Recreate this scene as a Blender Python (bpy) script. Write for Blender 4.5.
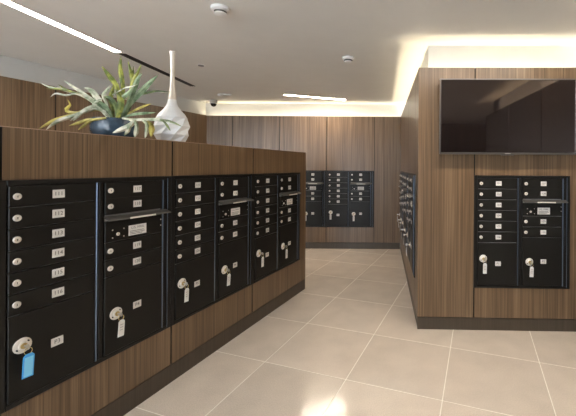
import bpy, bmesh, math, random
from mathutils import Vector, Matrix
random.seed(7)
scn = bpy.context.scene
C = scn.collection
for o in list(bpy.data.objects): bpy.data.objects.remove(o)

# ------------------------------------------------------------------ camera
F_PX, CX, CY, ROLL, HC = 334.66, 369.27, 166.93, 0.0064, 1.335
cam_d = bpy.data.cameras.new('camera'); cam = bpy.data.objects.new('camera', cam_d); C.objects.link(cam)
cam_d.sensor_fit = 'HORIZONTAL'; cam_d.sensor_width = 36.0
cam_d.lens = F_PX * 36.0 / 576.0
cam_d.shift_x = (288.0 - CX) / 576.0
cam_d.shift_y = (CY - 208.0) / 576.0
cam_d.clip_start = 0.02
c_, s_ = math.cos(ROLL), math.sin(ROLL)
R = Vector((c_, 0, s_)); U = Vector((-s_, 0, c_)); B = Vector((0, -1, 0))
cam.matrix_world = Matrix(((R.x, U.x, B.x, 0), (R.y, U.y, B.y, 0), (R.z, U.z, B.z, HC), (0, 0, 0, 1)))
scn.camera = cam

# ------------------------------------------------------------------ world, exposure
w = bpy.data.worlds.new('world'); scn.world = w; w.use_nodes = True
bg = w.node_tree.nodes['Background']
bg.inputs['Color'].default_value = (0.80, 0.90, 1.0, 1); bg.inputs['Strength'].default_value = 5.0
vs = scn.view_settings
vs.view_transform = 'Standard'; vs.look = 'None'; vs.gamma = 1.0; vs.use_curve_mapping = False
vs.exposure = 1.2
COVE_E = 34.0      # cove strips
LINE_E = 46.0      # ceiling line lights

# ------------------------------------------------------------------ materials
def new_mat(name):
    m = bpy.data.materials.new(name); m.use_nodes = True
    nt = m.node_tree; return m, nt, nt.nodes['Principled BSDF']
def plain(name, col, rough=0.5, metal=0.0, spec=0.5, coat=0.0, noise=0.0, nscale=60):
    m, nt, b = new_mat(name)
    b.inputs['Base Color'].default_value = (*col, 1); b.inputs['Roughness'].default_value = rough
    b.inputs['Metallic'].default_value = metal; b.inputs['Specular IOR Level'].default_value = spec
    b.inputs['Coat Weight'].default_value = coat
    if noise > 0:
        g = nt.nodes.new('ShaderNodeNewGeometry'); n = nt.nodes.new('ShaderNodeTexNoise')
        n.inputs['Scale'].default_value = nscale; n.inputs['Detail'].default_value = 4
        nt.links.new(g.outputs['Position'], n.inputs['Vector'])
        r = nt.nodes.new('ShaderNodeValToRGB')
        r.color_ramp.elements[0].position = 0.3; r.color_ramp.elements[1].position = 0.7
        r.color_ramp.elements[0].color = (*[x * (1 - noise) for x in col], 1)
        r.color_ramp.elements[1].color = (*[min(1, x * (1 + noise)) for x in col], 1)
        nt.links.new(n.outputs['Fac'], r.inputs['Fac']); nt.links.new(r.outputs['Color'], b.inputs['Base Color'])
    return m
def emit(name, col, s):
    m, nt, b = new_mat(name)
    b.inputs['Base Color'].default_value = (0.8, 0.8, 0.8, 1)
    b.inputs['Emission Color'].default_value = (*col, 1); b.inputs['Emission Strength'].default_value = s
    return m
def wood(name, dark, mid, light, rough=0.33):
    m, nt, b = new_mat(name); L = nt.links; N = nt.nodes
    g = N.new('ShaderNodeNewGeometry')
    def stretched(sx, sz, detail):
        mp = N.new('ShaderNodeMapping'); mp.inputs['Scale'].default_value = (sx, sx, sz)
        n = N.new('ShaderNodeTexNoise'); n.inputs['Scale'].default_value = 1; n.inputs['Detail'].default_value = detail
        n.inputs['Roughness'].default_value = 0.6
        L.new(g.outputs['Position'], mp.inputs['Vector']); L.new(mp.outputs['Vector'], n.inputs['Vector'])
        return n.outputs['Fac']
    a, c, d = stretched(210, 1.6, 2), stretched(62, 0.7, 2), stretched(11, 0.35, 1)
    m1 = N.new('ShaderNodeMix'); m1.inputs[0].default_value = 0.48
    L.new(a, m1.inputs[2]); L.new(c, m1.inputs[3])
    m2 = N.new('ShaderNodeMix'); m2.inputs[0].default_value = 0.22
    L.new(m1.outputs[0], m2.inputs[2]); L.new(d, m2.inputs[3])
    r = N.new('ShaderNodeValToRGB'); e = r.color_ramp.elements
    e[0].position = 0.36; e[0].color = (*dark, 1); e[1].position = 0.64; e[1].color = (*light, 1)
    k = e.new(0.5); k.color = (*mid, 1)
    L.new(m2.outputs[0], r.inputs['Fac']); L.new(r.outputs['Color'], b.inputs['Base Color'])
    bp = N.new('ShaderNodeBump'); bp.inputs['Strength'].default_value = 0.08; bp.inputs['Distance'].default_value = 0.001
    L.new(a, bp.inputs['Height']); L.new(bp.outputs['Normal'], b.inputs['Normal'])
    b.inputs['Roughness'].default_value = rough; b.inputs['Specular IOR Level'].default_value = 0.5
    return m
def tile_mat():
    m, nt, b = new_mat('porcelain_tile'); L = nt.links; N = nt.nodes
    g = N.new('ShaderNodeNewGeometry'); n = N.new('ShaderNodeTexNoise'); n.inputs['Scale'].default_value = 170; n.inputs['Detail'].default_value = 3
    L.new(g.outputs['Position'], n.inputs['Vector'])
    n2 = N.new('ShaderNodeTexNoise'); n2.inputs['Scale'].default_value = 5; n2.inputs['Detail'].default_value = 3
    L.new(g.outputs['Position'], n2.inputs['Vector'])
    mx = N.new('ShaderNodeMix'); mx.inputs[0].default_value = 0.35
    L.new(n.outputs['Fac'], mx.inputs[2]); L.new(n2.outputs['Fac'], mx.inputs[3])
    r = N.new('ShaderNodeValToRGB'); e = r.color_ramp.elements
    e[0].position = 0.3; e[0].color = (0.56, 0.485, 0.41, 1); e[1].position = 0.7; e[1].color = (0.78, 0.68, 0.58, 1)
    L.new(mx.outputs[0], r.inputs['Fac'])
    oi = N.new('ShaderNodeObjectInfo'); mr = N.new('ShaderNodeMapRange')
    mr.inputs['To Min'].default_value = 0.95; mr.inputs['To Max'].default_value = 1.05
    L.new(oi.outputs['Random'], mr.inputs['Value'])
    hv = N.new('ShaderNodeHueSaturation'); L.new(mr.outputs[0], hv.inputs['Value']); L.new(r.outputs['Color'], hv.inputs['Color'])
    L.new(hv.outputs['Color'], b.inputs['Base Color'])
    b.inputs['Roughness'].default_value = 0.13; b.inputs['Specular IOR Level'].default_value = 0.55
    return m
def vase_mat():
    m, nt, b = new_mat('vase_glaze'); L = nt.links; N = nt.nodes
    tc = N.new('ShaderNodeTexCoord'); sp = N.new('ShaderNodeSeparateXYZ'); L.new(tc.outputs['Object'], sp.inputs[0])
    mr = N.new('ShaderNodeMapRange'); mr.inputs['From Min'].default_value = 0.281; mr.inputs['From Max'].default_value = 0.288
    L.new(sp.outputs['Z'], mr.inputs['Value'])
    mx = N.new('ShaderNodeMix'); mx.data_type = 'RGBA'; mx.inputs[6].default_value = (0.78, 0.80, 0.82, 1); mx.inputs[7].default_value = (0.64, 0.60, 0.54, 1)
    L.new(mr.outputs[0], mx.inputs[0]); L.new(mx.outputs[2], b.inputs['Base Color'])
    mm = N.new('ShaderNodeMath'); mm.operation = 'MULTIPLY'; mm.inputs[1].default_value = 0.75
    L.new(mr.outputs[0], mm.inputs[0]); L.new(mm.outputs[0], b.inputs['Metallic'])
    b.inputs['Roughness'].default_value = 0.4
    return m
def leaf_mat(name, c0, c1, rough=0.5):
    m, nt, b = new_mat(name); L = nt.links; N = nt.nodes
    g = N.new('ShaderNodeNewGeometry'); n = N.new('ShaderNodeTexNoise'); n.inputs['Scale'].default_value = 26; n.inputs['Detail'].default_value = 3
    L.new(g.outputs['Position'], n.inputs['Vector'])
    r = N.new('ShaderNodeValToRGB'); e = r.color_ramp.elements
    e[0].position = 0.38; e[0].color = (*[q * .7 for q in c0], 1); e[1].position = 0.62; e[1].color = (*[q * .95 for q in c1], 1)
    L.new(n.outputs['Fac'], r.inputs['Fac']); L.new(r.outputs['Color'], b.inputs['Base Color'])
    b.inputs['Roughness'].default_value = rough
    return m
M = {}
M['wood'] = wood('walnut_laminate', (0.074, 0.044, 0.022), (0.140, 0.086, 0.046), (0.232, 0.149, 0.085))
M['base'] = wood('dark_base_wood', (0.042, 0.030, 0.019), (0.056, 0.041, 0.027), (0.074, 0.054, 0.036), 0.4)
M['edge'] = plain('edge_glint_pale', (0.34, 0.23, 0.17), 0.4)  # pale colour imitating the light caught along the partition top
M['gap'] = plain('joint_black', (0.012, 0.010, 0.008), 0.9)  # near-black backing and edge banding at the panel joints
M['paint'] = plain('white_paint', (0.66, 0.64, 0.60), 0.9, noise=0.02, nscale=8)
M['ceil'] = plain('ceiling_paint', (0.76, 0.74, 0.70), 0.85, noise=0.015, nscale=6)
M['tile'] = tile_mat()
M['grout'] = plain('pale_grout', (0.86, 0.81, 0.72), 0.9)
M['black'] = plain('black_powder_coat', (0.011, 0.010, 0.009), 0.36, spec=0.28, noise=0.15, nscale=300)
M['door'] = plain('black_door_paint', (0.0125, 0.0112, 0.0095), 0.40, spec=0.2, noise=0.12, nscale=200)
M['gap_glint'] = plain('door_gap_glint', (0.26, 0.25, 0.235), 0.5)  # light lines between the doors, painted as grey
M['hinge'] = plain('hinge_metal_blue_glint', (0.17, 0.21, 0.28), 0.28, 0.9)  # bluish daylight reflection is put into the metal colour
M['steel'] = plain('satin_steel', (0.62, 0.59, 0.54), 0.3, 0.9)
M['lockface'] = plain('lock_face_nickel', (0.74, 0.68, 0.61), 0.42, 0.3)
M['brass'] = plain('brass', (0.55, 0.42, 0.18), 0.3, 0.9)
M['label'] = plain('label_white', (0.66, 0.63, 0.59), 0.6)
M['ink'] = plain('label_ink', (0.03, 0.028, 0.025), 0.7)
M['tagw'] = plain('white_tag', (0.66, 0.65, 0.62), 0.5)
M['tagb'] = plain('blue_tag', (0.05, 0.34, 0.74), 0.35)
M['tagbi'] = plain('pale_blue_insert', (0.22, 0.60, 0.86), 0.5)
M['bezel'] = plain('tv_bezel', (0.16, 0.15, 0.15), 0.3, 0.8)
M['tvback'] = plain('tv_back', (0.02, 0.02, 0.02), 0.5)
M['screen'] = plain('tv_glass', (0.008, 0.006, 0.006), 0.04, spec=1.0); M['screen'].node_tree.nodes['Principled BSDF'].inputs['IOR'].default_value = 1.5; M['screen'].node_tree.nodes['Principled BSDF'].inputs['Specular Tint'].default_value = (1.0, 0.80, 0.70, 1)
M['cove'] = emit('cove_led', (1.0, 0.86, 0.60), COVE_E)
M['line'] = emit('line_led', (1.0, 0.90, 0.78), LINE_E)
M['line_short'] = emit('line_led_short', (1.0, 0.86, 0.70), LINE_E * 1.5)
M['line_tv'] = emit('line_led_tv', (1.0, 0.88, 0.74), LINE_E * 1.25)
M['line_long'] = emit('line_led_long', (1.0, 0.92, 0.82), LINE_E * 0.62)
M['plastic'] = plain('white_plastic', (0.78, 0.76, 0.73), 0.45)
M['dgrille'] = plain('dark_grille', (0.05, 0.045, 0.04), 0.6)
M['cam'] = plain('camera_grey', (0.42, 0.40, 0.36), 0.5)
M['dome'] = plain('smoked_dome', (0.012, 0.010, 0.008), 0.12)
M['pot'] = plain('blue_glaze', (0.035, 0.058, 0.085), 0.2, noise=0.4, nscale=22)
M['moss'] = plain('potting_moss', (0.05, 0.045, 0.02), 0.95, noise=0.4, nscale=90)
M['vase'] = vase_mat()
M['lf_green'] = leaf_mat('leaf_yellow_green', (0.11, 0.155, 0.03), (0.32, 0.33, 0.06))
M['lf_blue'] = leaf_mat('leaf_blue_green', (0.075, 0.135, 0.055), (0.22, 0.30, 0.17))
M['lf_pale'] = leaf_mat('leaf_silver', (0.27, 0.33, 0.20), (0.66, 0.64, 0.52))
M['lf_yel'] = leaf_mat('leaf_ochre', (0.30, 0.26, 0.05), (0.55, 0.46, 0.11))
M['lf_dark'] = leaf_mat('leaf_dark', (0.05, 0.09, 0.03), (0.15, 0.19, 0.06))
M['mull'] = plain('window_frame_grey', (0.10, 0.10, 0.11), 0.4, 0.5)
def glass_mat():
    m = bpy.data.materials.new('window_glass'); m.use_nodes = True; nt = m.node_tree
    for n in list(nt.nodes): nt.nodes.remove(n)
    o = nt.nodes.new('ShaderNodeOutputMaterial'); t = nt.nodes.new('ShaderNodeBsdfTransparent'); g = nt.nodes.new('ShaderNodeBsdfGlossy')
    g.inputs['Roughness'].default_value = 0.02; mx = nt.nodes.new('ShaderNodeMixShader'); mx.inputs[0].default_value = 0.06
    nt.links.new(t.outputs[0], mx.inputs[1]); nt.links.new(g.outputs[0], mx.inputs[2]); nt.links.new(mx.outputs[0], o.inputs[0])
    return m
M['glass'] = glass_mat()

# ------------------------------------------------------------------ geometry helpers
class MB:
    """collects faces, optional material index per face"""
    def __init__(s): s.v = []; s.f = []; s.mi = []
    def add(s, vs_, fs, mi=0):
        n = len(s.v); s.v += [tuple(p) for p in vs_]
        for f in fs: s.f.append(tuple(i + n for i in f)); s.mi.append(mi)
    def box(s, x0, x1, y0, y1, z0, z1, mi=0, ch=0.0):
        """box; ch chamfers the edges of the -Y face"""
        if ch <= 0:
            p = [(x0, y0, z0), (x1, y0, z0), (x1, y1, z0), (x0, y1, z0), (x0, y0, z1), (x1, y0, z1), (x1, y1, z1), (x0, y1, z1)]
            s.add(p, [(0, 3, 2, 1), (4, 5, 6, 7), (0, 1, 5, 4), (1, 2, 6, 5), (2, 3, 7, 6), (3, 0, 4, 7)], mi)
        else:
            f = lambda y, k: [(x0 + k, y, z0 + k), (x1 - k, y, z0 + k), (x1 - k, y, z1 - k), (x0 + k, y, z1 - k)]
            p = f(y0, ch) + f(y0 + ch, 0) + f(y1, 0)
            q = [(0, 1, 2, 3), (11, 10, 9, 8)]
            for b in (0, 4):
                for i in range(4):
                    j = (i + 1) % 4; q.append((b + i, b + 4 + i, b + 4 + j, b + j))
            s.add(p, q, mi)
    def obox(s, fr, u0, u1, w0, w1, h0, h1, mi=0):
        """box in a wall frame (u along, w outward, h up)"""
        P = lambda u, w_, h: (fr[0][0] + fr[1][0] * u + fr[2][0] * w_, fr[0][1] + fr[1][1] * u + fr[2][1] * w_, h)
        p = [P(u0, w1, h0), P(u1, w1, h0), P(u1, w0, h0), P(u0, w0, h0), P(u0, w1, h1), P(u1, w1, h1), P(u1, w0, h1), P(u0, w0, h1)]
        s.add(p, [(0, 3, 2, 1), (4, 5, 6, 7), (0, 1, 5, 4), (1, 2, 6, 5), (2, 3, 7, 6), (3, 0, 4, 7)], mi)
    def lathe(s, prof, n=24, mi=0, axis='z', twist=0.0, cap=True, flat_jit=None):
        vs_ = []; fs = []
        for k, (r, z) in enumerate(prof):
            for i in range(n):
                a = 2 * math.pi * (i + twist * k) / n
                rr = r * (1 + (flat_jit(k, i) if flat_jit else 0))
                x, y = rr * math.cos(a), rr * math.sin(a)
                vs_.append((x, y, z) if axis == 'z' else (x, -z, y))     # axis 'y': extrude toward -Y
        for k in range(len(prof) - 1):
            for i in range(n):
                j = (i + 1) % n; fs.append((k * n + i, k * n + j, (k + 1) * n + j, (k + 1) * n + i))
        if cap:
            fs.append(tuple(reversed(range(n)))); b = (len(prof) - 1) * n; fs.append(tuple(b + i for i in range(n)))
        s.add(vs_, fs, mi)
    def mesh(s, name, mats, smooth=False):
        me = bpy.data.meshes.new(name); me.from_pydata(s.v, [], s.f); 
        for m in mats: me.materials.append(m)
        me.polygons.foreach_set('material_index', s.mi)
        if smooth: me.polygons.foreach_set('use_smooth', [True] * len(me.polygons))
        me.update()
        bm = bmesh.new(); bm.from_mesh(me); bmesh.ops.recalc_face_normals(bm, faces=bm.faces); bm.to_mesh(me); bm.free()
        if smooth:
            try: me.set_sharp_from_angle(angle=math.radians(38))
            except Exception: pass
        return me
    def build(s, name, mats, parent=None, smooth=False):
        if not isinstance(mats, (list, tuple)): mats = [mats]
        return link(name, s.mesh(name, mats, smooth), parent)
def link(name, data, parent=None, loc=None, rot=None):
    o = bpy.data.objects.new(name, data); C.objects.link(o)
    if parent: o.parent = parent
    if loc is not None: o.location = loc
    if rot is not None: o.rotation_euler = rot
    return o
def empty(name, loc=(0, 0, 0), rz=0.0):
    o = bpy.data.objects.new(name, None); C.objects.link(o); o.location = loc; o.rotation_euler = (0, 0, rz); o.empty_display_size = 0.1
    return o
def tag(o, label, cat, group=None):
    o['label'] = label; o['category'] = cat
    if group: o['group'] = group
    return o
def structure(o): o['kind'] = 'structure'; return o
def ray_to(x, y, depth):
    """a measured picture point, placed at a real distance"""
    du, dv = x - CX, y - CY
    return Vector(((c_ * du + s_ * dv) / F_PX * depth, depth, HC - (-s_ * du + c_ * dv) / F_PX * depth))

# ------------------------------------------------------------------ layout
A = 0.3152                                     # direction of the partition and of the tile grid
dA = (math.sin(A), math.cos(A)); nA = (math.cos(A), -math.sin(A))
BA = 0.0212                                    # right block face
H_P, H_C = 2.156, 2.37                         # panel top, ceiling
SETB = 0.09                                    # painted wall behind the panel face
KB = (0.404, 2.757)                            # block corner
KS = (0.508, 5.447)                            # inner corner back wall / block side
RX = 1.742                                     # right side wall
FR_PART = ((nA[0] * -1.7894, nA[1] * -1.7894), dA, nA)
FR_BLOCK = (KB, (math.cos(BA), -math.sin(BA)), (-math.sin(BA), -math.cos(BA)))
FR_BACK = ((-2.648, 5.447), (1.0, 0.0), (0.0, -1.0))
ls = math.hypot(KS[0] - KB[0], KS[1] - KB[1]); sd = ((KB[0] - KS[0]) / ls, (KB[1] - KS[1]) / ls)
FR_SIDE = (KS, sd, (sd[1], -sd[0]))            # u runs from the back wall toward the viewer
Y_BR = KB[1] - (RX - KB[0]) * math.tan(BA)
FR_RIGHT = ((RX, Y_BR), (0.0, -1.0), (-1.0, 0.0))
Y_R0, Y_REAR, X_FAR = -0.05, -2.6, 3.3
FR_STUB = ((RX, Y_R0), (1.0, 0.0), (0.0, -1.0))
FR_FAR = ((X_FAR, Y_R0), (0.0, -1.0), (-1.0, 0.0))
X_LR = -2.648 - math.tan(A) * (5.447 - Y_REAR)
FR_LEFT = ((X_LR, Y_REAR), dA, nA)
LEN_LEFT = (5.447 - Y_REAR) / math.cos(A)
FR_REAR = ((X_FAR, Y_REAR), (-1.0, 0.0), (0.0, 1.0))

# ------------------------------------------------------------------ floor with tiles
mb = MB(); mb.box(-5.6, 3.6, -2.9, 5.8, -0.08, -0.0016)
floor = structure(mb.build('floor', M['grout']))
TP, U0, V0 = 0.595, -1.3786, 1.9554
half = (TP - 0.0065) / 2; ch = 0.0008
mb = MB()
p = [(-half, -half, -0.02), (half, -half, -0.02), (half, half, -0.02), (-half, half, -0.02),
     (-half, -half, -ch), (half, -half, -ch), (half, half, -ch), (-half, half, -ch),
     (-half + ch, -half + ch, 0), (half - ch, -half + ch, 0), (half - ch, half - ch, 0), (-half + ch, half - ch, 0)]
fs = [(8, 9, 10, 11)]
for b in (0, 4):
    for i in range(4):
        j = (i + 1) % 4; fs.append((b + i, b + j, b + 4 + j, b + 4 + i))
mb.add(p, fs); tile_me = mb.mesh('floor_tile', [M['tile']])
def in_room(x, y):
    nl = (x - FR_PART[0][0]) * nA[0] + (y - FR_PART[0][1]) * nA[1]      # distance to partition face
    vv = x * dA[0] + y * dA[1]
    lw = (x - FR_LEFT[0][0]) * nA[0] + (y - FR_LEFT[0][1]) * nA[1]
    if y > 5.42 or y < Y_REAR + .02 or lw < .02: return False
    if y > Y_R0 and x > RX - .02: return False
    if x > X_FAR - .02: return False
    if y > KB[1] + .02 and x > KB[0] + (y - KB[1]) * .0387 + .02: return False
    if -1.1 < vv < 3.2 and -0.5 < nl < -.03: return False
    return True
for i in range(-12, 10):
    for j in range(-10, 8):
        u, v = U0 + (i + .5) * TP, V0 + (j + .5) * TP
        cx_, cy_ = nA[0] * u + dA[0] * v, nA[1] * u + dA[1] * v
        ok = False
        for a in (-.99, -.5, 0, .5, .99):
            for b in (-.99, -.5, 0, .5, .99):
                if in_room(cx_ + nA[0] * a * half + dA[0] * b * half, cy_ + nA[1] * a * half + dA[1] * b * half): ok = True
        if ok: link('tile', tile_me, floor, (cx_, cy_, 0), (0, 0, -A))

# ------------------------------------------------------------------ ceiling
mb = MB(); mb.box(-5.6, 3.6, -2.9, 5.8, H_C, H_C + 0.12)
structure(mb.build('ceiling', M['ceil']))

# ------------------------------------------------------------------ panelled walls
GAP, PT, BASE_H = 0.009, 0.018, 0.10
def panelled(name, fr, length, joints, thick=0.25, u_lo=0.0, u_hi=None, core_ext=(0, 0), trim=(0.0, 0.0), wm='wood'):
    """painted wall body set back, with a layer of wood panels and a base in front, all children of the wall"""
    u_hi = length if u_hi is None else u_hi
    m = MB(); m.obox(fr, u_lo - core_ext[0], u_hi + core_ext[1], -SETB - thick, -SETB, 0.0, H_C)
    wall = structure(m.build(name, M['paint']))
    # dark backing behind the joints, closing the light trough
    m = MB(); m.obox(fr, u_lo + trim[0], u_hi - trim[1], -PT - 0.004, -PT, 0.0, H_P)
    m.obox(fr, u_lo + trim[0], u_hi - trim[1], -SETB, -PT - 0.004, H_P - 0.115, H_P - 0.10)
    m.build('backing', M['gap'], wall)
    es = [u_lo] + list(joints) + [u_hi]
    for a, b in zip(es[:-1], es[1:]):
        m = MB(); m.obox(fr, a + (GAP / 2 if a > u_lo else 0), b - (GAP / 2 if b < u_hi else 0), -PT, 0.0, BASE_H + 0.004, H_P)
        m.mi[3] = 1 if b < u_hi else 0; m.mi[5] = 1 if a > u_lo else 0
        m.build('wood_panel', [M[wm], M['gap']], wall)
    m = MB(); m.obox(fr, u_lo, u_hi, -PT, -0.003, 0.0, BASE_H - 0.002); m.build('base_board', M['base'], wall)
    return wall
panelled('wall_back', FR_BACK, 3.156, (0.42, 1.186, 1.952, 2.729), core_ext=(0.4, 0.1))
panelled('wall_right', FR_BLOCK, 1.34, (0.4605,), core_ext=(-SETB, 0.2), u_lo=0.0, trim=(0.02, 0.0))
panelled('wall_side', FR_SIDE, ls, (0.08, 0.857, 1.634, 2.411), core_ext=(0.0, -SETB - 0.004), u_hi=ls - 0.0008, trim=(0.0, 0.03))
panelled('wall_right_return', FR_RIGHT, Y_BR - Y_R0, (0.9, 1.8), core_ext=(0.0, -SETB), u_hi=Y_BR - Y_R0 - 0.0008, trim=(0.0, 0.03), wm='base')
panelled('wall_right_return.001', FR_STUB, X_FAR - RX, (0.78,), core_ext=(-SETB, 0.2))
panelled('wall_far', FR_FAR, Y_R0 - Y_REAR, (0.9, 1.8), core_ext=(0.0, 0.2))
panelled('wall_left', FR_LEFT, LEN_LEFT, [LEN_LEFT - q for q in (7.7, 6.1, 4.5, 2.049, 0.449)], core_ext=(0.3, 0.1))

# rear wall behind the viewer: wood on the right, window wall on the left
WX1 = -0.35                                    # right edge of the window
mb = MB(); mb.box(WX1, X_FAR + .3, Y_REAR - .25, Y_REAR, 0, H_C); structure(mb.build('wall_rear', M['wood']))
mb = MB(); mb.box(-5.6, WX1, Y_REAR - .25, Y_REAR, 0, 0.12); mb.box(-5.6, WX1, Y_REAR - .25, Y_REAR, 2.28, H_C); structure(mb.build('wall_rear.001', M['paint']))
win = structure(empty('window_1', (0, Y_REAR - .12, 0)))
xs = [-5.45, -4.18, -2.90, -1.62, -0.36]
mb = MB()
mb.box(-5.6, WX1, -.03, .03, 0.12, 0.17); mb.box(-5.6, WX1, -.03, .03, 2.23, 2.28)
for x in xs: mb.box(x - .03, x + .03, -.03, .03, 0.17, 2.23)
mb.build('window_frame', M['mull'], win)
for a, b in zip(xs[:-1], xs[1:]):
    mb = MB(); mb.box(a + .03, b - .03, -.004, .004, 0.17, 2.23); mb.build('pane', M['glass'], win)

# cove light strips lying in the trough behind the panel tops
def cove(fr, u0, u1, label):
    m = MB(); m.obox(fr, u0, u1, -0.072, -0.060, H_P - 0.0985, H_P - 0.056)
    for f_i in range(len(m.f)): m.mi[f_i] = 1
    m.mi[1] = 0
    o = m.build('light_strip', [M['cove'], M['plastic']])
    return tag(o, label, 'light strip', 'cove light strips above the wood panels')
cove(FR_BACK, 0.02, 3.08, 'cove light strip hidden behind the top of the back wall panelling')
cove(FR_BLOCK, 0.061, 1.26, 'cove light strip hidden above the panelling over the television')
cove(FR_SIDE, 0.08, ls - 0.0735, 'cove light strip hidden above the narrow side wall of mailboxes')
cove(FR_RIGHT, 0.05, Y_BR - Y_R0 - 0.078, 'cove light strip hidden on the right wall seen only mirrored in the television')

# ------------------------------------------------------------------ low partition carrying the mailboxes
V_END, V_ST, P_TOP, P_TH = 3.258, -1.0, 1.485, 0.46
J1 = 0.803; MW = 0.777
part = tag(empty('mailbox_partition', (FR_PART[0][0] + dA[0] * J1, FR_PART[0][1] + dA[1] * J1, 0)), 'chest-high walnut partition holding a long row of black mailboxes', 'partition')
bpy.context.view_layer.update()
def part_piece(name, mat, *a):
    m = MB(); m.obox(FR_PART, *a)
    if isinstance(mat, tuple): m.mi[5] = 1; m.mi[3] = 1 if mat[2] else 0; mat = [mat[0], mat[1]]
    o = m.build(name, mat, part); o.matrix_parent_inverse = part.matrix_world.inverted(); return o
part_piece('core', M['gap'], V_ST + .02, V_END - .018, -P_TH, -PT - .002, 0.0, P_TOP - .02)
part_piece('end_panel', M['wood'], V_END - .0175, V_END, -P_TH, -PT, 0.0, P_TOP - .0185)
part_piece('top_panel', M['wood'], V_ST, V_END, -P_TH, -PT, P_TOP - .018, P_TOP)
es = [V_ST, -0.751 + .777, J1, J1 + MW, J1 + 2 * MW, V_END]
for a, b in zip(es[:-1], es[1:]):
    part_piece('wood_panel', (M['wood'], M['gap'], b < V_END), a + GAP / 2, b - (GAP / 2 if b < V_END else 0), -PT, 0.0, 0.114, P_TOP)
part_piece('top_edge_glint', M['edge'], V_ST, V_END, -PT, .0006, P_TOP + .0002, P_TOP + .0032)  # thin strip added to paint the highlight on the top edge
part_piece('base_board', M['base'], V_ST, V_END, -PT, -0.002, 0.0, 0.108)

# ------------------------------------------------------------------ mailbox units
tcache = {}
def text_geo(txt, size, sx=1.0):
    if txt not in tcache:
        cu = bpy.data.curves.new('t', 'FONT'); cu.body = txt; cu.size = 1.0; cu.align_x = 'CENTER'; cu.align_y = 'CENTER'; cu.resolution_u = 2
        cu.offset = 0.0
        o = bpy.data.objects.new('t', cu); me = bpy.data.meshes.new_from_object(o)
        tcache[txt] = ([tuple(v.co) for v in me.vertices], [tuple(pp.vertices) for pp in me.polygons])
        bpy.data.meshes.remove(me); bpy.data.objects.remove(o); bpy.data.curves.remove(cu)
    vs_, fs_ = tcache[txt]
    return [(x * size * sx, y * size) for x, y, z in vs_], fs_
def label_mesh(txt, w_, h_, size):
    m = MB(); m.box(-w_ / 2, w_ / 2, -.0012, 0, -h_ / 2, h_ / 2, 0)
    v2, f2 = text_geo(txt, size, 0.95); m.add([(x, -.0016, z) for x, z in v2], f2, 1)
    return m.mesh('number_label', [M['label'], M['ink']])
Z0 = 0.352                                      # unit bottom above the floor; doors measured from the floor
DW = 0.318; RP = 0.0876
FW = 0.010; DF = 0.015                          # frame face, door face proud of the wall
def cyl_mesh(name, prof, n, mat): m = MB(); m.lathe(prof, n, axis='y'); return m.mesh(name, [mat], True)
LOCK = MB(); LOCK.lathe([(.0135, 0), (.0135, .004), (.0115, .006), (.006, .006), (.0055, .004)], 18, axis='y')
LOCK.box(-.0008, .0008, -.0062, -.0045, -.004, .004, 1); LOCK = LOCK.mesh('lock', [M['lockface'], M['ink']], True)
SCREW = cyl_mesh('screw', [(.0035, 0), (.0035, .0015), (.002, .0025)], 8, M['steel'])
def plate_mesh():
    m = MB(); m.lathe([(.031, 0), (.031, .002), (.029, .0035), (.016, .0035), (.0155, .008), (.012, .010)], 28, 0, axis='y')
    m.lathe([(.0115, .010), (.0115, .0125), (.004, .013)], 18, 1, axis='y')
    for a in (20, 200):                                         # oval screw slots
        ca, sa = math.cos(math.radians(a + 15)), math.sin(math.radians(a + 15)); n = 8; vs_ = []
        for i in range(n):
            t = 2 * math.pi * i / n; lx, ly = .0055 * math.cos(t), .0032 * math.sin(t)
            vs_.append((ca * .0225 - sa * lx + ca * ly, -.0038, sa * .0225 + ca * lx + sa * ly))
        m.add(vs_, [tuple(range(n))], 2)
    return m.mesh('lock_plate', [M['steel_plate'], M['brass'], M['ink']], True)
M['steel_plate'] = plain('lock_plate_nickel', (0.76, 0.71, 0.64), 0.45, 0.2)
PLATE = plate_mesh()
def door_mesh(w_, h_): m = MB(); m.box(-w_ / 2, w_ / 2, -(DF - .004), 0, -h_ / 2, h_ / 2, 0, .0025); return m.mesh('door', [M['door']])
D_SMALL = door_mesh(DW, RP - .004); D_P1 = door_mesh(DW, .724 - .375 - .004); D_P2 = door_mesh(DW, .769 - .375 - .004); D_OUT = door_mesh(DW, 1.052 - .943 - .004)
def frame_mesh():
    m = MB(); top = 0.920; r = .0
    m.box(0.006, MW - .006, -.004, 0, .006, top - .006, 0)
    m.box(.034, .344, -.0045, -.004, .03, top - .03, 1); m.box(.396, .706, -.0045, -.004, .03, top - .03, 1)                       # grey plates standing in for light caught on the door edges
    m.box(.001, .026, -FW, 0, 0, top, 0, .002); m.box(MW - .026, MW - .001, -FW, 0, 0, top, 0, .002)
    m.box(.0262, MW - .0262, -FW, 0, top - .021, top, 0, .002); m.box(.0262, MW - .0262, -FW, 0, 0, .021, 0, .002)
    m.box(.366, .386, -FW, 0, .0212, top - .0212, 0, .002)
    return m.mesh('frame', [M['black'], M['gap_glint']])
FRAME = frame_mesh()
m = MB(); m.box(-.0032, .0032, -.0135, -.004, .373 - Z0, 1.25 - Z0, 0, .003); HINGE = m.mesh('hinge_strip', [M['hinge']])
m = MB(); m.box(-.0015, .0015, -.0145, -.0100, .365 - Z0, 1.258 - Z0, 0, .001); EDGE = m.mesh('edge_strip', [M['hinge']])
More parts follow.
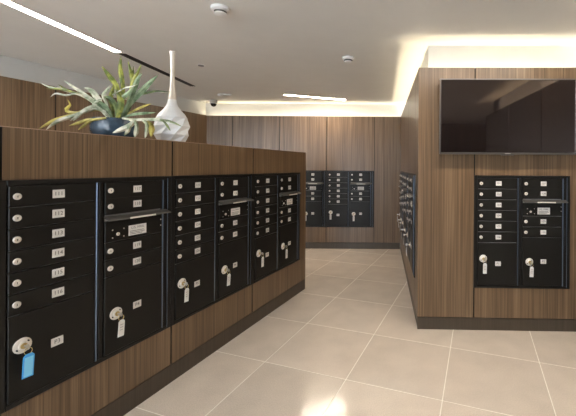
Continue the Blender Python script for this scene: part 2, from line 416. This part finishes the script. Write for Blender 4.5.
def hood_mesh():
    m = MB(); x0, x1 = -.162, .186; pr = [(-.004, .016), (-.020, .012), (-.046, .000), (-.047, -.004), (-.020, .004), (-.004, .006)]
    n = len(pr); vs_ = [(x0, y, z) for y, z in pr] + [(x1, y, z) for y, z in pr]
    fs_ = [tuple(range(n)), tuple(reversed(range(n, 2 * n)))] + [(i, n + i, n + (i + 1) % n, (i + 1) % n) for i in range(n)]
    m.add(vs_, fs_); return m.mesh('mail_slot_hood', [M['hood']])
M['hood'] = plain('hood_metal', (0.13, 0.122, 0.112), 0.4, 0.6)
HOOD = hood_mesh()
m = MB(); m.box(-.06, .085, -.0505, -.0470, -.0050, .0035); HOODP = m.mesh('hood_plate', [M['steel_plate']])
def outlabel_mesh():
    m = MB(); m.box(-.05, .05, -.0012, 0, -.027, .027, 0)
    v2, f2 = text_geo('U.S. MAIL', .0185); m.add([(x, -.0016, z + .014) for x, z in v2], f2, 1)
    for k, wd in enumerate((.078, .084, .07)): m.box(-.043, -.043 + wd, -.0016, -.0012, -.0035 - k * .008 - .0012, -.0035 - k * .008 + .0012, 1)
    return m.mesh('mail_label', [M['label'], M['ink']])
OUTL = outlabel_mesh()
def key_set(parent_mat, tagmat, tw, th, tilt, label):
    """key in the lock with a ring and hanging tag; its own thing"""
    root = empty('key_set'); root.matrix_world = parent_mat
    m = MB(); m.box(-.0012, .0012, -.018, .0, -.004, .004); m.lathe([(.011, -.0012), (.011, .0012)], 14)   # blade and bow
    v0 = len(m.v) - 28
    m.v[v0:] = [(z, y - .024, x) for x, y, z in m.v[v0:]]
    m.build('key', M['steel'], root)
    m = MB(); n, k_ = 20, 6; vs_ = []; R_, r_ = .013, .0012      # ring
    for i in range(n):
        a = 2 * math.pi * i / n
        for q in range(k_):
            b = 2 * math.pi * q / k_; rr = R_ + r_ * math.cos(b); vs_.append((rr * math.sin(a), -.027 + r_ * math.sin(b), -.016 + rr * math.cos(a)))
    m.add(vs_, [(i * k_ + q, ((i + 1) % n) * k_ + q, ((i + 1) % n) * k_ + (q + 1) % k_, i * k_ + (q + 1) % k_) for i in range(n) for q in range(k_)])
    m.build('ring', M['brass'], root, True)
    m = MB(); b_ = .004                                            # rounded tag with printed insert
    ol = [(-tw / 2, -th), (tw / 2, -th), (tw / 2, -.010), (tw / 2 - .008, 0), (-tw / 2 + .008, 0), (-tw / 2, -.010)]
    n = len(ol); y0_, y1_ = -.0255, -.0285
    m.add([(x, y0_, z) for x, z in ol] + [(x, y1_, z) for x, z in ol], [tuple(range(n)), tuple(reversed(range(n, 2 * n)))] + [(i, n + i, n + (i + 1) % n, (i + 1) % n) for i in range(n)], 0)
    blue = tagmat == 'tagb'
    m.box(-tw / 2 + b_, tw / 2 - b_, -.0290, -.0285, -th + b_, -.013, 1)
    if not blue:
        for q in range(3): m.box(-tw / 2 + b_ * 1.6, tw / 2 - b_ * 1.8, -.0294, -.0290, -.026 - q * .013, -.023 - q * .013, 2)
    t = m.build('tag', [M[tagmat], M['tagbi'] if blue else M['label'], M['ink_soft']], root)
    t.location = (.003, 0, -.027); t.rotation_euler = (0, tilt, 0)
    tag(root, label, 'keys', 'keys hanging in parcel locker locks')
    return root
M['ink_soft'] = plain('faded_ink', (0.30, 0.29, 0.28), 0.7)
def unit(fr, u, n0, pk, label, keys, rare=None):
    ang = math.atan2(fr[1][1], fr[1][0])
    root = empty('mailbox_unit', (fr[0][0] + fr[1][0] * u + fr[2][0] * .0005, fr[0][1] + fr[1][1] * u + fr[2][1] * .0005, Z0), ang)
    tag(root, label, 'mailbox', 'black cluster mailbox units')
    bpy.context.view_layer.update()
    link('frame', FRAME, root)
    link('hinge_strip', HINGE, root, (.356, 0, 0)); link('hinge_strip', HINGE, root, (.7185, 0, 0))
    link('edge_strip', EDGE, root, (.748, 0, 0))
    c1, c2 = .030 + DW / 2, .392 + DW / 2
    num = n0
    def sdoor(cx_, zc, n_):
        d = link('mailbox_door', D_SMALL, root, (cx_, -.004, zc - Z0))
        link('lock', LOCK, d, ((.050 - .030 - DW / 2 + .005), -(DF - .004), 0))
        link('number_label', label_mesh(str(n_), .045, .036, .024), d, (.196 - .030 - DW / 2, -(DF - .004), .001))
    for k in range(6): sdoor(c1, 1.25 - RP * (k + .5), num); num += 1
    for zc in (1.25 - RP * .5, 1.25 - RP * 1.42, .943 - RP * .5, .943 - RP * 1.5): sdoor(c2, zc, num); num += 1
    d = link('outgoing_mail_door', D_OUT, root, (c2, -.004, (1.052 + .943) / 2 - Z0))
    yy = -(DF - .004)
    link('mail_label', OUTL, d, (.560 - .392 - DW / 2, yy, -.012)); link('lock', LOCK, d, (.455 - .392 - DW / 2, yy, -.018)).scale = (.65, .65, .65)
    for sx, sz in ((.428, .006), (.428, -.034), (.485, .006), (.485, -.034), (.700, .022), (.700, -.012)): link('screw', SCREW, d, (sx - .392 - DW / 2, yy, sz))
    hd = link('mail_slot_hood', HOOD, root, (c2, -.006, 1.060 - Z0)); link('hood_plate', HOODP, hd)
    for k, (cx_, hgt, dm, kz, kx, lz, lx) in enumerate(((c1, .724, D_P1, .594, .074, .553, .194), (c2, .769, D_P2, .571, .447, .575, .560))):
        zc = (hgt + .375) / 2
        d = link('parcel_door', dm, root, (cx_, -.004, zc - Z0))
        link('lock_plate', PLATE, d, (kx - cx_, yy, kz - zc))
        link('number_label', label_mesh('P%d' % (pk + k), .045, .036, .025), d, (lx - cx_, yy, lz - zc))
        if keys and keys[k]:
            mt = root.matrix_world @ Matrix.Translation((kx, -DF - .012, kz - Z0))
            key_set(mt, *keys[k])
    return root
W = lambda t, l: ('tagw', .030, .084, t, l)
unit(FR_PART, J1 - .012, 111, 3, 'nearest black mailbox unit on the partition, with blue key tag, boxes 111 to 116', [('tagb', .036, .094, .05, 'keys with bright blue tag hanging in parcel lock nearest the camera'), W(.06, 'keys with white tag in right parcel lock of the nearest partition mailbox unit')])
unit(FR_PART, J1 + MW - .012, 121, 5, 'middle black mailbox unit of three on the low wood partition', [W(.05, 'keys with white tag in left parcel lock of the middle partition mailbox unit'), W(.07, 'keys with white tag in right parcel lock of the middle partition mailbox unit')])
unit(FR_PART, J1 + 2 * MW - .012, 131, 7, 'farthest black mailbox unit on the partition, beside its free end', [W(.03, 'keys with pale tag in left parcel lock of the farthest partition mailbox unit'), W(.02, 'keys with pale tag in right parcel lock by the free end of the partition')])
unit(FR_BLOCK, 0.4565, 101, 1, 'black mailbox unit in the wood wall under the television', [W(.02, 'keys with white tag in left parcel lock under the television'), W(.03, 'keys with white tag in right parcel lock under the television')])
unit(FR_BACK, 1.175, 141, 9, 'left black mailbox unit on the back wall, half hidden behind the partition end', [None, W(.0, 'keys with white tag in back wall parcel lock beside the partition end')])
unit(FR_BACK, 1.952, 151, 11, 'right black mailbox unit on the back wall, fully in view', [W(.0, 'keys with white tag in middle parcel lock of the back wall'), W(.0, 'keys with white tag in rightmost parcel lock of the back wall')])
SU = ls - 0.215 - 3 * MW
for q, nm in enumerate(('farthest, beside the back wall corner', 'middle of the three', 'nearest the television wall corner')):
    unit(FR_SIDE, SU + q * MW, 161 + q * 10, 13 + 2 * q, 'black mailbox unit on the narrow side wall, ' + nm, [W(.0, 'keys with white tag in left parcel lock of side wall unit ' + ('farthest back', 'in the middle', 'nearest the camera')[q]), W(.0, 'keys with white tag in right parcel lock of side wall unit ' + ('farthest back', 'in the middle', 'nearest the camera')[q])])

# ------------------------------------------------------------------ television
TW, TH_, TD = 1.076, 0.602, 0.085
fr = FR_BLOCK
tu = 0.158
tv = tag(empty('television', (fr[0][0] + fr[1][0] * tu + fr[2][0] * .001, fr[0][1] + fr[1][1] * tu + fr[2][1] * .001, 1.4415), math.atan2(fr[1][1], fr[1][0])), 'large black flat screen television mounted on the wood wall', 'television')
b_ = .010
mb = MB(); yf = -TD
mb.box(0, b_, yf, yf + .022, 0, TH_, 0, .002); mb.box(TW - b_, TW, yf, yf + .022, 0, TH_, 0, .002)
mb.box(b_, TW - b_, yf, yf + .022, TH_ - b_, TH_, 0, .002); mb.box(b_, TW - b_, yf, yf + .022, 0, .014, 0, .002)
mb.build('bezel', M['bezel'], tv)
mb = MB(); mb.box(b_ - .001, TW - b_ + .001, yf + .003, yf + .020, .013, TH_ - b_ + .001); mb.build('screen', M['screen'], tv)
mb = MB(); mb.box(.012, TW - .012, yf + .022, -.012, .012, TH_ - .07); mb.box(.3, TW - .3, -.012, 0, .12, TH_ - .16); mb.build('rear_housing', M['tvback'], tv)
mb = MB(); mb.box(TW / 2 - .05, TW / 2 + .05, yf - .001, yf + .012, -.008, .0); mb.box(TW / 2 - .022, TW / 2 + .022, yf - .0015, yf, .004, .009, 1); mb.build('logo_bar', [M['bezel'], M['label']], tv)

# ------------------------------------------------------------------ ceiling fixtures
def line_light(p0, p1, wd, label, em='line'):
    L_ = math.hypot(p1[0] - p0[0], p1[1] - p0[1]); ang = math.atan2(p1[1] - p0[1], p1[0] - p0[0])
    t = tag(empty('linear_light', (p0[0], p0[1], H_C), ang), label, 'ceiling light', 'recessed line lights in the ceiling')
    m = MB(); m.box(0, L_, -wd / 2, wd / 2, -.004, -.0002); m.build('diffuser', M[em], t)
    m = MB(); e_ = .006
    m.box(-e_, L_ + e_, -wd / 2 - e_, -wd / 2, -.005, 0); m.box(-e_, L_ + e_, wd / 2, wd / 2 + e_, -.005, 0)
    m.box(-e_, 0, -wd / 2, wd / 2, -.005, 0); m.box(L_, L_ + e_, -wd / 2, wd / 2, -.005, 0); m.build('trim', M['plastic'], t)
line_light((-2.36, -2.3), (-2.295, 3.045), .062, 'long white recessed line light in the ceiling above the plant', 'line_long')
line_light((-1.235, 4.82), (-0.38, 5.165), .045, 'short slanted white recessed line light near the back wall', 'line_short')
line_light((0.15, 2.02), (1.62, 2.00), .05, 'line light in the ceiling just in front of the television, above the picture', 'line_tv')
t = tag(empty('slot_diffuser', (-2.295, 3.10, H_C), math.pi / 2), 'thin black air slot in the ceiling continuing the long line light', 'air vent')
mb = MB(); mb.box(0, 1.24, -.022, .022, -.003, 0); mb.build('slot', M['dgrille'], t)
mb = MB(); mb.box(0, 1.24, -.030, -.0225, -.006, 0); mb.box(0, 1.24, .0225, .030, -.006, 0); mb.build('slot_frame', M['black'], t)
mb = MB(); mb.box(0, 1.24, -.004, .004, -.007, -.0031); mb.build('blade', M['black'], t)
def smoke(x, y, label):
    t = tag(empty('smoke_detector', (x, y, H_C)), label, 'smoke detector', 'smoke detectors on the ceiling')
    m = MB(); m.lathe([(.058, 0), (.060, -.004), (.058, -.018), (.046, -.026)], 32); m.build('base', M['plastic'], t, True)
    m = MB(); m.lathe([(.040, -.026), (.038, -.038)], 24); m.build('grille', M['dgrille'], t, True)
    m = MB(); m.lathe([(.041, -.038), (.038, -.043), (.018, -.048), (.004, -.049)], 24); m.build('cap', M['plastic'], t, True)
smoke(-0.205, 3.17, 'white smoke detector on the ceiling left of the bright cove corner')
smoke(-0.98, 2.19, 'white smoke detector near the top edge, closest to the viewer')
def at_ceiling(x, y):
    d = ray_to(x, y, 1.0); k = (H_C - HC) / (d.z - HC); return (d.x * k, d.y * k, H_C)
t = tag(empty('sprinkler_cover', at_ceiling(201, 65)), 'small flat round sprinkler cover on the ceiling by the vase neck', 'sprinkler')
mb = MB(); mb.lathe([(.040, 0), (.042, -.003), (.038, -.006)], 28); mb.build('escutcheon', M['plastic'], t, True)
mb = MB(); mb.lathe([(.028, -.006), (.027, -.011), (.004, -.012)], 24); mb.build('cover_plate', M['bezel'], t, True)
t = tag(empty('emergency_light', at_ceiling(225, 94.3)), 'twin-head white emergency light on the ceiling near the dome camera', 'emergency light')
mb = MB(); mb.lathe([(.050, 0), (.050, -.014), (.044, -.020)], 24); mb.build('base', M['ceil'], t, True)
for sx in (-1, 1):
    mb = MB(); mb.lathe([(.012, 0), (.024, -.006), (.028, -.020), (.026, -.030), (.02, -.031)], 18); o = mb.build('lamp_head', M['plastic'], t, True); o.location = (sx * .072, -.02, -.006 + .006)
t = tag(empty('dome_camera', at_ceiling(213.6, 99.8)), 'small dome security camera on the ceiling by the back left corner', 'camera')
mb = MB(); mb.lathe([(.054, 0), (.056, -.006), (.054, -.055), (.047, -.062)], 24); mb.build('housing', M['cam'], t, True)
mb = MB(); mb.lathe([(.045, -.062), (.042, -.080), (.032, -.097), (.016, -.106), (.003, -.108)], 24); mb.build('dome', M['dome'], t, True)

# ------------------------------------------------------------------ vase
def on_part(px, back):
    """point on the partition top, 'back' metres behind its face, in the sight line of picture column px"""
    d = ray_to(px, 138, 1.0); k = (-1.7894 - back) / (d.x * nA[0] + d.y * nA[1]); return (d.x * k, d.y * k, P_TOP)
VP = on_part(172, .13)
t = tag(empty('vase', VP, .3), 'tall white faceted bottle vase with thin silvery neck on the partition', 'vase')
rng = random.Random(3)
jit = {}
def fj(k, i):
    if (k, i) not in jit: jit[(k, i)] = rng.uniform(-.06, .04)
    return jit[(k, i)]
mb = MB(); mb.lathe([(.078, 0), (.102, .052), (.107, .108), (.0905, .163)], 8, twist=.5, flat_jit=lambda k, i: 0 if k == 3 else fj(k, i))
mb.f, mb.mi = [t3 for q in mb.f for t3 in ([(q[0], q[1], q[2]), (q[0], q[2], q[3])] if len(q) == 4 else [q])], []
mb.mi = [0] * len(mb.f)
mb.lathe([(.091, .1631), (.075, .190), (.054, .214), (.036, .238), (.0275, .262), (.0245, .285)], 18, twist=.0, cap=False)
body_n = len(mb.f)
bo = mb.build('body', M['vase'], t)
mb = MB(); mb.lathe([(.0250, .280), (.0215, .31), (.0175, .345), (.0138, .40), (.0128, .46), (.0132, .53), (.0150, .575), (.0185, .597), (.0185, .601), (.0155, .601), (.0125, .575), (.011, .53)], 28, cap=False)
mb.build('neck', M['vase'], t, True)

# ------------------------------------------------------------------ potted plant
PP = on_part(114.0, .125)
t = tag(empty('potted_plant', PP), 'staghorn-like plant with green and silvery fronds in a low blue pot', 'plant')
mb = MB(); mb.lathe([(.086, 0), (.098, .012), (.105, .035), (.106, .078), (.103, .097), (.101, .102), (.096, .102), (.096, .082)], 36)
pot = mb.build('pot', M['pot'], t, True)
mb = MB(); mb.lathe([(.0955, .0821), (.085, .090), (.05, .100), (.01, .102)], 24); mb.build('moss', M['moss'], pot, True)
bpy.context.view_layer.update()
def catmull(P, n):
    P = [P[0]] + P + [P[-1]]; out = []
    segs = len(P) - 3
    for q in range(n + 1):
        s0 = q / n * segs; i = min(int(s0), segs - 1); t_ = s0 - i
        a, b, c, d = P[i:i + 4]
        out.append([0.5 * (2 * b[k] + (c[k] - a[k]) * t_ + (2 * a[k] - 5 * b[k] + 4 * c[k] - d[k]) * t_ ** 2 + (-a[k] + 3 * b[k] - 3 * c[k] + d[k]) * t_ ** 3) for k in range(len(a))])
    return out
def leaf(path, wpx, mat, d0=0.0, d1=0.0, root_w=.55, tipw=.04):
    """strap leaf: root first; widths in picture pixels at the plant's distance; d0,d1 distance offsets root/tip"""
    dep = PP[1]; n = 14
    pts = []
    for x, y, q in catmull([(p_[0], p_[1], i / (len(path) - 1)) for i, p_ in enumerate(path)], n):
        pts.append(ray_to(x, y, dep + d0 + (d1 - d0) * q))
    vs_ = []; fs_ = []
    for i, p_ in enumerate(pts):
        tg = (pts[min(i + 1, n)] - pts[max(i - 1, 0)]).normalized(); s_t = i / n
        wf = (root_w + (1 - root_w) * math.sin(math.pi * min(1, s_t * 1.1) * .55) if s_t < .7 else 1.0)
        if s_t > .6: wf = tipw + (1 - tipw) * math.cos((s_t - .6) / .4 * math.pi / 2)
        hw = wpx * .43 / F_PX * dep * wf
        view = p_.copy(); view.z -= HC; view.normalize()
        sv = tg.cross(view).normalized(); nv = sv.cross(tg).normalized()
        tilt = sv * .92 + nv * .38; nn = nv * .92 - sv * .38
        th = max(.0009, hw * .16)
        for q_ in (p_ - tilt * hw + nn * hw * .35, p_ + nn * th, p_ + tilt * hw + nn * hw * .35, p_ - nn * th): vs_.append(q_ - Vector(PP))
    for i in range(n):
        for k in range(4):
            fs_.append((i * 4 + k, i * 4 + (k + 1) % 4, i * 4 + 4 + (k + 1) % 4, i * 4 + 4 + k))
    fs_ += [(3, 2, 1, 0), tuple(n * 4 + k for k in range(4))]
    m = MB(); m.add(vs_, fs_); return m.build('leaf', M[mat], t, True)
G, BL, PA, YE, DK = 'lf_green', 'lf_blue', 'lf_pale', 'lf_yel', 'lf_dark'
LEAVES = [
 ([(119, 118), (119, 100), (116, 86), (108, 75), (101.5, 66)], 6, G, 0, .02),
 ([(121, 118), (122.5, 96), (122, 82), (120, 69), (121, 56)], 5.5, G, .03, .02),
 ([(124, 118), (129, 98), (132, 82), (130, 71), (128, 61)], 5, G, .03, .06),
 ([(124, 118), (130, 98), (132, 82), (132.5, 75), (133.5, 66)], 3.2, G, .05, .08),
 ([(124, 118), (129, 98), (132, 85), (135.5, 76), (141.5, 64)], 5, G, .01, .03),
 ([(122, 118), (126, 108), (135, 97.5), (147, 85), (158.5, 74.5)], 6.8, BL, 0, -.02),
 ([(124, 118), (128, 104), (133, 91), (137, 80), (142, 73)], 6, BL, -.01, -.03),
 ([(123, 118), (129, 106), (138, 96), (147, 92.5), (158, 91), (171, 92)], 3, DK, .02, -.01),
 ([(112, 95), (119, 91), (126, 87.5), (133, 86), (138, 84)], 1.8, PA, -.03, -.05),
 ([(116, 118), (117, 108), (121, 99), (128, 93), (134, 86)], 5, BL, -.04, -.06),
 ([(113, 118), (112, 108), (110, 99), (112, 91), (114, 84)], 5, G, -.02, -.03),
 ([(118, 118), (116, 108), (113, 102), (108, 98), (103, 97)], 6, DK, -.05, -.07),
 ([(117, 118), (120, 110), (121, 102), (119, 94)], 6, G, -.06, -.07),
 ([(121, 118), (126, 112), (129, 104), (130, 96)], 6, DK, .04, .05),
 ([(110, 118), (108, 112), (104, 107), (98, 103), (94, 100)], 7, BL, -.05, -.08),
 ([(108, 118), (105, 111), (100, 104), (96, 97), (90, 90), (84, 88)], 7, PA, -.02, -.04),
 ([(112, 117), (106, 110), (97, 107), (90, 109), (84, 112)], 4.5, BL, -.06, -.09),
 ([(108, 112), (106, 103), (103, 96), (106, 91), (111, 85)], 4, PA, -.05, -.06),
 ([(106, 112), (99, 108), (93, 106), (97, 101), (104, 98)], 3, PA, -.08, -.09),
 ([(108, 113), (98, 104.5), (88, 97), (76, 89), (63.7, 80.6)], 4.4, PA, -.02, -.06),
 ([(108, 114), (97, 106), (86, 98), (76, 93.5), (64, 90), (50, 87.3), (40, 83)], 3.6, PA, -.03, -.08),
 ([(82, 96), (75, 93), (67, 90), (58, 84.3)], 2.6, G, -.05, -.08),
 ([(80, 95), (70, 91.5), (60, 89.5), (46, 88.5)], 2.6, G, -.06, -.09),
 ([(82, 95.5), (74, 94), (66, 95.5), (56, 93.6), (50.5, 97)], 2.4, PA, -.06, -.10),
 ([(108, 116), (100, 110.5), (90, 110.5), (79, 113), (69, 112.5), (66, 109), (70, 105), (67.5, 99.5)], 4.2, YE, -.03, -.08),
 ([(110, 117), (98, 108), (85, 110.8), (70, 116), (56, 120), (46, 125), (38, 129.5)], 4.4, YE, -.04, -.13),
 ([(110, 117), (98, 109), (85, 112), (71, 117), (60, 120.5), (52, 125), (46, 130)], 4.8, PA, -.06, -.14),
 ([(106, 116), (97, 107), (89, 108), (80, 113.8), (70, 121)], 4.2, PA, -.08, -.13),
 ([(92, 108.5), (84, 112), (78, 117), (73, 121)], 2.6, PA, -.10, -.14),
 ([(106, 118), (95, 119.5), (86, 120.5), (77, 123.7), (69, 125.8)], 4, YE, -.11, -.14),
 ([(97, 119), (89, 122), (84, 126), (78, 130)], 3.4, YE, -.12, -.14),
 ([(122, 118), (130, 115), (138, 113.6), (147, 112.8), (156, 112.5)], 3.8, BL, -.02, -.05),
 ([(122, 118), (129, 113), (137, 109), (144, 106), (151.5, 103.5)], 3, YE, .0, .0),
 ([(122, 118), (133, 119.5), (145, 119.2), (158, 119.4), (170, 121.5), (181.5, 126.4)], 4, PA, -.10, -.13),
 ([(160, 119.5), (168, 120.3), (175, 123), (182, 126.6)], 1.8, DK, -.135, -.15),
 ([(130, 119), (134, 122), (128, 127), (120, 130.5), (112.5, 133)], 6.2, PA, -.12, -.15),
 ([(134, 121), (130, 127), (128, 131), (124.5, 135.5)], 4.4, PA, -.13, -.16),
 ([(135, 120), (137, 126), (136.5, 132), (134.5, 137.3)], 5, PA, -.13, -.17),
 ([(142, 119.5), (146.5, 123), (147.3, 130), (145, 138)], 4.4, PA, -.12, -.17),
 ([(144, 121), (150, 124), (152, 129), (151, 137)], 6.5, YE, -.11, -.15),
 ([(160, 119.5), (164, 121.5), (167.5, 126), (170.5, 131)], 2.6, DK, -.125, -.15),
]
for L_ in LEAVES: leaf(*L_)
